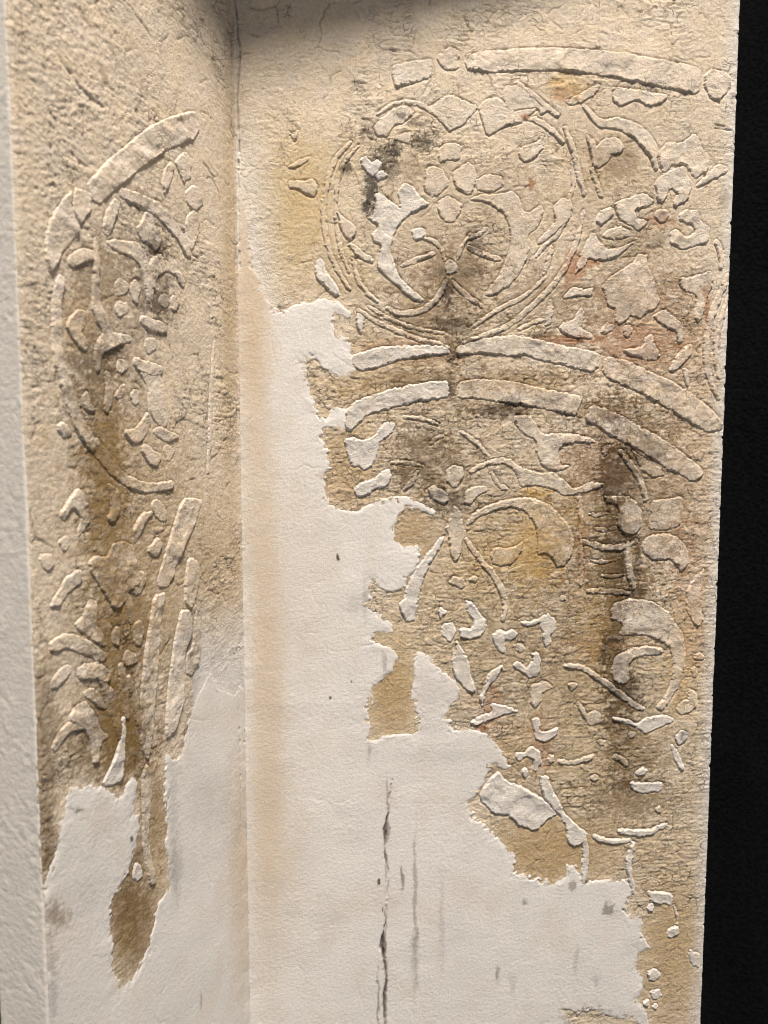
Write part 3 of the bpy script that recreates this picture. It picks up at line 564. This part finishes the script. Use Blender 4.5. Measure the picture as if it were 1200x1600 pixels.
BARE = [(612,1085,60,110),(850,1335,110,65),(1050,1520,70,110),(206,1440,60,110)]
def crk_field(pl, u, v, px, py):
    c = sstep(-.25, .35, fbm(u/110, v/110, 221, 3) + (.3*sstep(450, 560, py) - .30*sstep(560, 420, py)*sstep(560, 480, px) if pl is RIGHT else -.1))
    for x, y, rx, ry in BARE: c = c*(.15+.85*sstep(.7, 1.2, np.hypot((px-x)/rx, (py-y)/ry)))
    return c
def piece(pl, rec, parent, k):
    g, name, kind, pts, h, tone, kw = rec
    u0, u1, v0, v1 = prim_box(pl, kind, pts, kw, 5)
    st = 1.0; us = np.arange(u0, u1+st, st); vs = np.arange(v0, v1+st, st)
    U, V = np.meshgrid(us, vs); u = U.ravel(); v = V.ravel()
    s = prim_sdf(pl, kind, pts, kw, u, v) + rag_of(u, v, 1.5 if pl is RIGHT else .8, 400+k)
    s = s + 1.5 if pl is LEFT else np.minimum(s, uR-3.5-u)
    s = s - 1.6*np.clip(fbm(u/24, v/24, 860+k, 3)*1.6, 0, 1)
    edge = 1.25; prof = sstep(0, edge, s); h = h*(.46 if pl is RIGHT else .58)*(.40+.95*sstep(-.3, .3, fbm(u/38, v/38, 871, 3))); tone = .78*tone if tone > .78 else max(0, tone-.35)*.7
    top = h*(1+.35*perlin(u/26, v/26, 900+k)) + .55*fbm(u/6, v/6, 500, 3, .6)*(1-.35*tone) + .35*tone*np.exp(-((s-2.6)/1.2)**2)
    f1, f2, _ = worley(u/13+fbm(u/20, v/20, 8, 2)*.8, v/10, 88)
    top = top - .55*np.exp(-((f2-f1)/.06)**2)*sstep(-.15, .35, fbm(u/45, v/45, 66, 2))*(1-.6*tone)
    z = np.where(s < 0, np.maximum(s*1.6, -2.2), top*prof) + low(u, v)
    q = s.reshape(U.shape) > -1.5
    keep = (q[:-1, :-1] | q[1:, :-1] | q[:-1, 1:] | q[1:, 1:])
    px, py = pl.xy(u, v)
    c = ground_colour(pl, u, v, px, py, .85-.45*tone, CREAM, .5 if pl is RIGHT else .22)
    wc = white_colour(pl, u, v, px, py, .3)
    tt = np.clip(tone + .35*fbm(u/16, v/16, 650+k, 3), 0, 1)[:, None]
    c = c*(1-tt)+wc*tt
    if 'ink' in kw:
        m = (.75*sstep(-.2, .3, fbm(u/8, v/8, 31, 2)))[:, None]; c = c*(1-m)+INK[kw['ink']]*.5*m
    ck = (.2+.6*crk_field(pl, u, v, px, py))*(1-.8*tone)
    co, f, c = compact(pl.pt(u, v, z), grid_faces(len(us), len(vs), keep), np.hstack([c, ck[:, None]]))
    return mesh_obj(name, co, f, M_RELIEF, parent, c[:, :3], crk=c[:, 3])

def skim_field(pl, poly, holes, u, v):
    p = poly_uv(pl, poly); s = np.full(u.shape, -60.0); b = v < p[:, 1].max()+45
    s[b] = sdf_poly(u[b], v[b], p)
    for h in holes: s[b] = np.minimum(s[b], -sdf_poly(u[b], v[b], poly_uv(pl, h)))
    crumb = sstep(-.1, .35, fbm(u/55, v/55, 741, 2) + (.15 if pl is LEFT else 0))
    return s + 4.5*fbm(u/12, v/12, 700, 3, .65) + 4.0*fbm(u/30, v/30, 733, 3) + (13 if pl is RIGHT else 8)*crumb*fbm(u/7, v/7, 745, 2)
def crack_cut(u, v, px, py):
    p = poly_uv(RIGHT, CRACK); b = (px > 560) & (px < 650) & (py > 1190)
    d = np.full(u.shape, 99.0); uu = u[b] + 2.2*fbm(u[b]/14, v[b]/14, 12, 3); dd = np.full(uu.shape, 99.)
    for i in range(len(p)-1): dd = np.minimum(dd, seg_dist(uu, v[b], p[i], p[i+1]))
    wd = .55 + .5*np.clip(fbm(v[b]/30, v[b]*0, 19, 2)*3, 0, 1) + 2.3*np.exp(-((py[b]-1300)/17)**2) + 2.7*np.exp(-((py[b]-1478)/19)**2) + 1.6*np.exp(-((py[b]-1560)/30)**2)
    wd = wd*sstep(1214, 1240, py[b])*(1-.75*np.exp(-((py[b]-1410)/18)**2))
    d[b] = -(wd-dd)
    return d
def skim(pl, poly, holes, parent, st):
    p = poly_uv(pl, poly); u0, u1, v0, v1 = p[:, 0].min(), p[:, 0].max(), p[:, 1].min(), p[:, 1].max()
    if pl is RIGHT: u0 = .5
    else: u1 = -.5; u0 = max(u0, uL+1.0)
    us = np.arange(u0, u1+5, st) if pl is RIGHT else np.arange(u0, u1, st); vs = np.arange(v0, v1+5, st)
    U, V = np.meshgrid(us, vs); u = U.ravel(); v = V.ravel()
    s = skim_field(pl, poly, holes, u, v); px, py = pl.xy(u, v)
    thin = sstep(1190, 1090, py)*sstep(285, 300, px) if pl is LEFT else sstep(75, 45, u)*sstep(560, 430, py)
    near_corner = (np.abs(u) < 14) & (py > 420)
    s = np.where(near_corner & (s > -14), np.maximum(s, 6), s)
    h = .95*(1-.85*thin)*(1+(1.3*sstep(-.3, .35, fbm(u/34, v/34, 765, 3))-.75)*np.exp(-np.clip(s, 0, 99)/14))
    grain = .42*fbm((u+.5*v)/6.5, (v-.35*u)/5.2, 810, 3, .6) + .5*fbm(u/40, v/40, 820, 3) + .3*fbm(u/95, v/40, 822, 2)
    soft = sstep(-.1, .35, fbm(u/120, v/120, 830, 2) + .1)
    lip = 0.0
    z = np.where(s < 0, np.maximum(s*1.4, -2.2), h*sstep(0, 1, s/(3.2+7*sstep(-.1, .3, fbm(u/60, v/60, 761, 2)))) + sstep(0, 4, s)*(grain*(.5+.5*soft)*(1 if pl is RIGHT else .6) + lip)) + low(u, v)
    h1, h2, _ = worley((u+20*fbm(u/60, v/60, 781, 3))/130, (v+30*fbm(u/60, v/60, 783, 3))/190, 785); hair = np.exp(-((h2-h1)/.010)**2)*sstep(.05, .3, fbm(u/90, v/90, 787, 2))
    z = z - .5*hair + .15*sstep(.1, .16, fbm(u/60, v/130, 789, 2))
    if pl is RIGHT:
        d = crack_cut(u, v, px, py); z = z - 6.0*sstep(1.0, -1.2, d)
    else:
        e = u-uL; z = z - 6.0*(1-np.sqrt(np.clip(1-(np.clip(5.0-e, 0, 5.0)/5.0)**2, 0, 1)))
        ridge = seg_dist(u, v, np.array([-8, v0]), np.array([-9, v1])); z = z + .5*np.exp(-(ridge/1.6)**2)
    z = z - .0035*np.clip(16-np.abs(u), 0, 16)**2*-1.0
    q = s.reshape(U.shape) > -1.5
    keep = (q[:-1, :-1] | q[1:, :-1] | q[:-1, 1:] | q[1:, 1:])
    c = white_colour(pl, u, v, px, py)
    if pl is RIGHT:
        m = (sstep(.6, -1.6, d)*.75)[:, None]; c = c*(1-m)+INK['umber']*.6*m
    co, f, c = compact(pl.pt(u, v, z), grid_faces(len(us), len(vs), keep), c)
    return mesh_obj('smooth_coat', co, f, M_SKIM, parent, c)

def ground(pl, recs, skp, holes, parent, u0, u1, v0, v1, st):
    us = np.linspace(u0, u1, int((u1-u0)/st)+1); vs = np.linspace(v0, v1, int((v1-v0)/st)+1)
    U, V = np.meshgrid(us, vs); u = U.ravel().copy(); v = V.ravel()
    px, py = pl.xy(u, v)
    # trench round every raised piece
    un = np.full(u.shape, -50.0)
    for r in recs:
        b0, b1, d0, d1 = prim_box(pl, r[2], r[3], r[6], 9)
        iu = (us > b0) & (us < b1); iv = (vs > d0) & (vs < d1)
        if not iu.any() or not iv.any(): continue
        idx = (np.nonzero(iv)[0][:, None]*len(us) + np.nonzero(iu)[0][None]).ravel()
        un[idx] = np.maximum(un[idx], prim_sdf(pl, r[2], r[3], r[6], u[idx], v[idx]))
    sk = skim_field(pl, skp, holes, u, v)
    # zones of the surface
    wx = u + 7*fbm(u/40, v/40, 201, 3); wy = v + 6*fbm(u/40, v/40, 211, 3) + .03*u
    crk = crk_field(pl, u, v, px, py)
    f1, f2, cid = worley(wx/38, wy/9.5, 231)
    g1, g2, cid2 = worley(wx/11+3, wy/8, 241)
    br = sstep(-.35, .25, fbm(u/26, v/18, 251, 3))
    c1 = np.exp(-((f2-f1)/.075)**2)*br; c2 = np.exp(-((g2-g1)/.10)**2)*sstep(-.05, .4, fbm(u/33, v/33, 261, 3))
    lx, ly = u + 16*fbm(u/50, v/50, 271, 3), v + 16*fbm(u/50, v/50, 281, 3)
    k1, k2, _ = worley(lx/75, ly/60, 291)
    c3 = np.exp(-((k2-k1)/.022)**2)*sstep(-.1, .3, fbm(u/40, v/40, 295, 2))
    # trowel grain, weave and pits
    pit = fbm(u/6, v/6, 131, 3, .7); coarse = fbm(u/17, v/15, 141, 4, .6)
    if pl is LEFT:
        amp = .7 + 1.1*sstep(-120, -330, u)*sstep(650, 250, py) + .8*sstep(.0, .4, fbm(u/90, v/90, 151, 2))*sstep(-60, -150, u)
    else: amp = .85 + .5*sstep(.0, .4, fbm(u/90, v/90, 151, 2))
    weave = .22*np.sin(u*1.45 + 2*perlin(u/30, v/60, 161))*sstep(-.2, .3, fbm(u/70, v/70, 171, 2)) + .16*np.sin(v*.9 + 2*perlin(u/60, v/20, 163))*crk
    z = low(u, v) + amp*(.85*pit + .45*coarse) + weave + crk*((cid-.5)*.8 + (cid2-.5)*.5) - crk*(1.0*c1 + .6*c2) - 1.3*c3*(1-.6*crk)
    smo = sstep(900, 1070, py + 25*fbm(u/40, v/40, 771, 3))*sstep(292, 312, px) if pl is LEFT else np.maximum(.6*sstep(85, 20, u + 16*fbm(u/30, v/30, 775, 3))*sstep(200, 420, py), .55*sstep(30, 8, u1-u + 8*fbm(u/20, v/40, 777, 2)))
    z = low(u, v) + (z-low(u, v))*(1-.75*smo)
    z = z - (1.9 if pl is RIGHT else 1.3)*np.exp(-((un+.4)/1.2)**2)*(.55+.9*sstep(-.3, .4, fbm(u/20, v/20, 345, 2)))
    pn = fbm(u/24+7, v/15, 355, 4, .6); plate = sstep(.10, .14, pn)*sstep(3, 7, -un)*(.35+.65*crk)
    z = z + .75*plate - .5*np.exp(-((pn-.10)/.012)**2)*crk
    z = z - .6*sstep(4, -6, sk)*sstep(-40, -6, sk)
    if pl is RIGHT:
        e = u1-u; rr = 4.0; z = z - rr*(1-np.sqrt(np.clip(1-(np.clip(rr-e, 0, rr)/rr)**2, 0, 1)))*1.2
        for (x0, y0, x1, y1) in [(1117,195,1133,198),(1117,200,1143,204)]:
            q = poly_uv(pl, [(x0, y0), (x1, y1)]); z = z - 2.2*np.exp(-(seg_dist(u, v, q[0], q[1])/1.1)**2)
        q = [(367,0),(371,40),(372,70),(376,100),(372,150)]
    else:
        e = u-u0; rr = 5.0; z = z - rr*(1-np.sqrt(np.clip(1-(np.clip(rr-e, 0, rr)/rr)**2, 0, 1)))*1.2
        for ln in [[(95,97),(110,115),(125,138),(142,155),(160,166)],[(113,240),(125,255),(138,262)]]:
            q = poly_uv(pl, ln)
            for i in range(len(q)-1): z = z - 1.6*np.exp(-(seg_dist(u, v, q[i], q[i+1])/2.2)**2)
    z = z + .006*np.clip(14-np.abs(u), 0, 14)**2           # plaster fillet in the inner corner
    z = z - np.where(np.abs(u) < 16, 3.0*np.exp(-((np.abs(u)-5+2.5*fbm(v/40, v*0+pl.n[0]*9, 47, 3))/.9)**2)*sstep(1050, 300, py)*sstep(-.2, .3, fbm(v/60, v*0, 48, 2)+.15), 0)
    c = ground_colour(pl, u, v, px, py, wash=True)
    c = c*(1-.22*plate[:, None]) + CREAM*.22*plate[:, None]
    # pigment settled in the open cracks of the stained zones
    dm = np.clip((crk*(.55*c1+.3*c2) + .5*c3), 0, .62)[:, None]; c = c*(1-dm) + INK['brown']*.8*dm
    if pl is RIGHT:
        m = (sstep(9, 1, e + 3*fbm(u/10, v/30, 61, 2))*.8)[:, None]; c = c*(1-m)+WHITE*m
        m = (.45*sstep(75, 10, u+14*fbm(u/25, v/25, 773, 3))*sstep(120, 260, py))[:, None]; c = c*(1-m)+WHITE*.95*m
    z = z - 1.6*sstep(6, 14, sk)
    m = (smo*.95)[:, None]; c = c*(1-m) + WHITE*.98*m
    keep = None
    deep = (sk > 12).reshape(U.shape) & (np.abs(U) > 20)
    keep = ~(deep[:-1, :-1] & deep[1:, :-1] & deep[:-1, 1:] & deep[1:, 1:])
    if pl is RIGHT:
        q = poly_uv(pl, [(366,-60),(366,0),(371,30),(372,60),(376,75),(374,110),(371,150),(372,180),(375,258)]); gp = np.full(u.shape, 99.)
        bb = (u < 30) & (py < 290)
        gp[bb] = np.min([seg_dist(u[bb], v[bb], q[i], q[i+1]) for i in range(len(q)-1)], 0)
        gp = gp + 1.2*sstep(.0, .5, fbm(v/24, v*0+8, 47, 2))
        g = np.exp(-(gp/1.1)**2); z = z - 4.0*g; c = c*(1-.45*g[:, None]) + INK['umber']*.45*g[:, None]
    if pl is RIGHT: u = u + np.where(e < 6, 1.2*fbm(v/25, v*0+3, 71, 4) - 2.2*sstep(.22, .4, fbm(v/14, v*0+5, 73, 3)), 0)
    co, f, c = compact(pl.pt(u, v, z), grid_faces(len(us), len(vs), keep), np.hstack([c, (.25+.75*crk)[:, None]]))
    return mesh_obj('crackled_ground', co, f, M_GROUND, parent, c[:, :3], crk=c[:, 3])

def slab(name, corners, depth, mat, parent, colour):
    c = np.array(corners); n = np.array(depth)
    co = np.vstack([c, c+n]); f = [(0,1,2,3),(7,6,5,4),(0,4,5,1),(1,5,6,2),(2,6,7,3),(3,7,4,0)]
    return mesh_obj(name, co, f, mat, parent, np.tile(colour, (8, 1)), smooth=False)

VT, VB = 775.0, -1110.0
uR, _ = RIGHT.uv(np.array([1127.]), np.array([800.])); uR = float(uR[0])
uL, _ = LEFT.uv(np.array([44.]), np.array([800.])); uL = float(uL[0])
one = lambda x: np.array([float(x)])
def P(pl, u, v, h): return pl.pt(one(u), one(v), one(h))[0]

panel_r = empty('relief_panel', P(RIGHT, uR/2, VB, 0))
tag(panel_r, 'wide crackled plaster panel with raised scrollwork, right of the corner, beside the black gap', 'relief panel', group='two plaster walls of the corner')
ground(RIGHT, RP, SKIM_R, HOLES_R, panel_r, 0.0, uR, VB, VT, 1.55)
slab('backing_board', [P(RIGHT, 2, VB, -7), P(RIGHT, uR-1.5, VB, -7), P(RIGHT, uR-1.5, VT, -7), P(RIGHT, 2, VT, -7)], -RIGHT.n*.018, M_SKIM, panel_r, WHITE*.8)
skim(RIGHT, SKIM_R, HOLES_R, panel_r, 1.6)

panel_l = empty('relief_panel', P(LEFT, uL/2, VB, 0))
tag(panel_l, 'narrow grey-brown plaster panel seen at a slant, left of the corner', 'relief panel', group='two plaster walls of the corner')
ground(LEFT, LP, SKIM_L, [], panel_l, uL, 0.0, VB, VT, 1.65)
slab('backing_board', [P(LEFT, uL+3, VB, -8), P(LEFT, -2, VB, -8), P(LEFT, -2, VT, -8), P(LEFT, uL+3, VT, -8)], -LEFT.n*.016, M_SKIM, panel_l, WHITE*.8)
skim(LEFT, SKIM_L, [], panel_l, 1.6)

# near end face of the left panel, rough white plaster turning away from the corner
def end_face():
    o = P(LEFT, uL, 0, -1.2); pl = Plane(o, math.radians(64-90)); pl.o[2] = ZC
    wd = 88.0; us = np.arange(-wd, .01, 1.9); vs = np.arange(VB, VT, 1.9)
    U, V = np.meshgrid(us, vs); u = U.ravel(); v = V.ravel()
    z = .9*fbm(u/14, v/14, 977, 4, .6)*sstep(-.3, .3, fbm(u/60, v/60, 978, 2)) + .4*fbm(u/5, v/5, 979, 3)
    for e in (-u, u+wd): z = z - 4*(1-np.sqrt(np.clip(1-(np.clip(5-e, 0, 5)/5)**2, 0, 1)))
    c = lin(228, 221, 211)*(1+.08*fbm(u/30, v/30, 981, 3)[:, None])
    return mesh_obj('end_face', pl.pt(u, v, z), grid_faces(len(us), len(vs)), M_END, panel_l, c)
end_face()

k = 0
for pl, recs, root in ((RIGHT, RP, panel_r), (LEFT, LP, panel_l)):
    groups = {}
    for r in recs:
        if r[0] not in groups:
            p0 = np.array(r[3][:2] if r[2] == 'o' else r[3][0], float)
            uu, vv = pl.uv(one(p0[0]), one(p0[1])); groups[r[0]] = empty(r[0], P(pl, uu[0], vv[0], 0), root)
        piece(pl, r, groups[r[0]], k); k += 1

# ------------------------------------------------------------------ black cloth behind, unseen board added to cast the top shadow
m, n, l = new_mat('black_cloth'); b = n['Principled BSDF']
b.inputs['Roughness'].default_value = .95; b.inputs['Specular IOR Level'].default_value = .1
geo = n.new('ShaderNodeNewGeometry'); nz = n.new('ShaderNodeTexNoise'); nz.inputs['Scale'].default_value = 260; nz.inputs['Detail'].default_value = 6
l.new(geo.outputs['Position'], nz.inputs['Vector'])
cr = n.new('ShaderNodeValToRGB'); cr.color_ramp.elements[0].position = .35; cr.color_ramp.elements[0].color = (.0008, .0008, .001, 1)
cr.color_ramp.elements[1].position = .8; cr.color_ramp.elements[1].color = (.006, .006, .0075, 1)
l.new(nz.outputs['Fac'], cr.inputs['Fac']); l.new(cr.outputs['Color'], b.inputs['Base Color'])
bp = n.new('ShaderNodeBump'); bp.inputs['Distance'].default_value = .002; l.new(nz.outputs['Fac'], bp.inputs['Height']); l.new(bp.outputs['Normal'], b.inputs['Normal'])
us = np.linspace(-.5, 1.0, 90); vs = np.linspace(-.9, .9, 60); U, V = np.meshgrid(us, vs); u = U.ravel(); v = V.ravel()
y = .78 + .006*np.sin(u*55+2*perlin(u*6, v*3, 5)) + .01*fbm(u*8, v*8, 6, 3)
bd = mesh_obj('backdrop', np.stack([u, y, ZC+v], 1), grid_faces(90, 60), m)
tag(bd, 'plain black cloth hanging behind the panels', None, 'structure')

def shadow_line(pl, x, y, zb):
    uu, vv = pl.uv(one(x), one(y)); p = P(pl, uu[0], vv[0], 0); t = (zb-p[2])/(LAMP[2]-p[2])
    return p + (LAMP-p)*t
zb = ZC + 830*S + .03
q1 = shadow_line(RIGHT, 830, 2, zb); q2 = shadow_line(RIGHT, 376, 128, zb); q3 = shadow_line(LEFT, 285, 10, zb)  # added board's edge, worked back from the wanted shadow outline towards the lamp
far1 = q1 + (q1-q2)/np.linalg.norm(q1-q2)*.12; far3 = q3 + (q3-q2)/np.linalg.norm(q3-q2)*.05
back = [far1 + np.array([.05, .30, 0]), far3 + np.array([-.10, .30, 0])]
pts = [far3, q2, far1, back[0], back[1]]
mb, n, l = new_mat('shadow_board_surface'); n['Principled BSDF'].inputs['Base Color'].default_value = (.10, .09, .08, 1); n['Principled BSDF'].inputs['Roughness'].default_value = .7
co = np.array(pts + [p+np.array([0, 0, .018]) for p in pts])
me = bpy.data.meshes.new('shadow_board'); me.from_pydata([tuple(x-co[0]) for x in co], [], [(4,3,2,1,0),(5,6,7,8,9)]+[(i, (i+1) % 5, 5+(i+1) % 5, 5+i) for i in range(5)])
me.materials.append(mb); ob = bpy.data.objects.new('shadow_board', me); col.objects.link(ob); ob.location = co[0]
tag(ob, 'unseen board added over the corner, shaped to throw the soft shadow at the top', 'board')
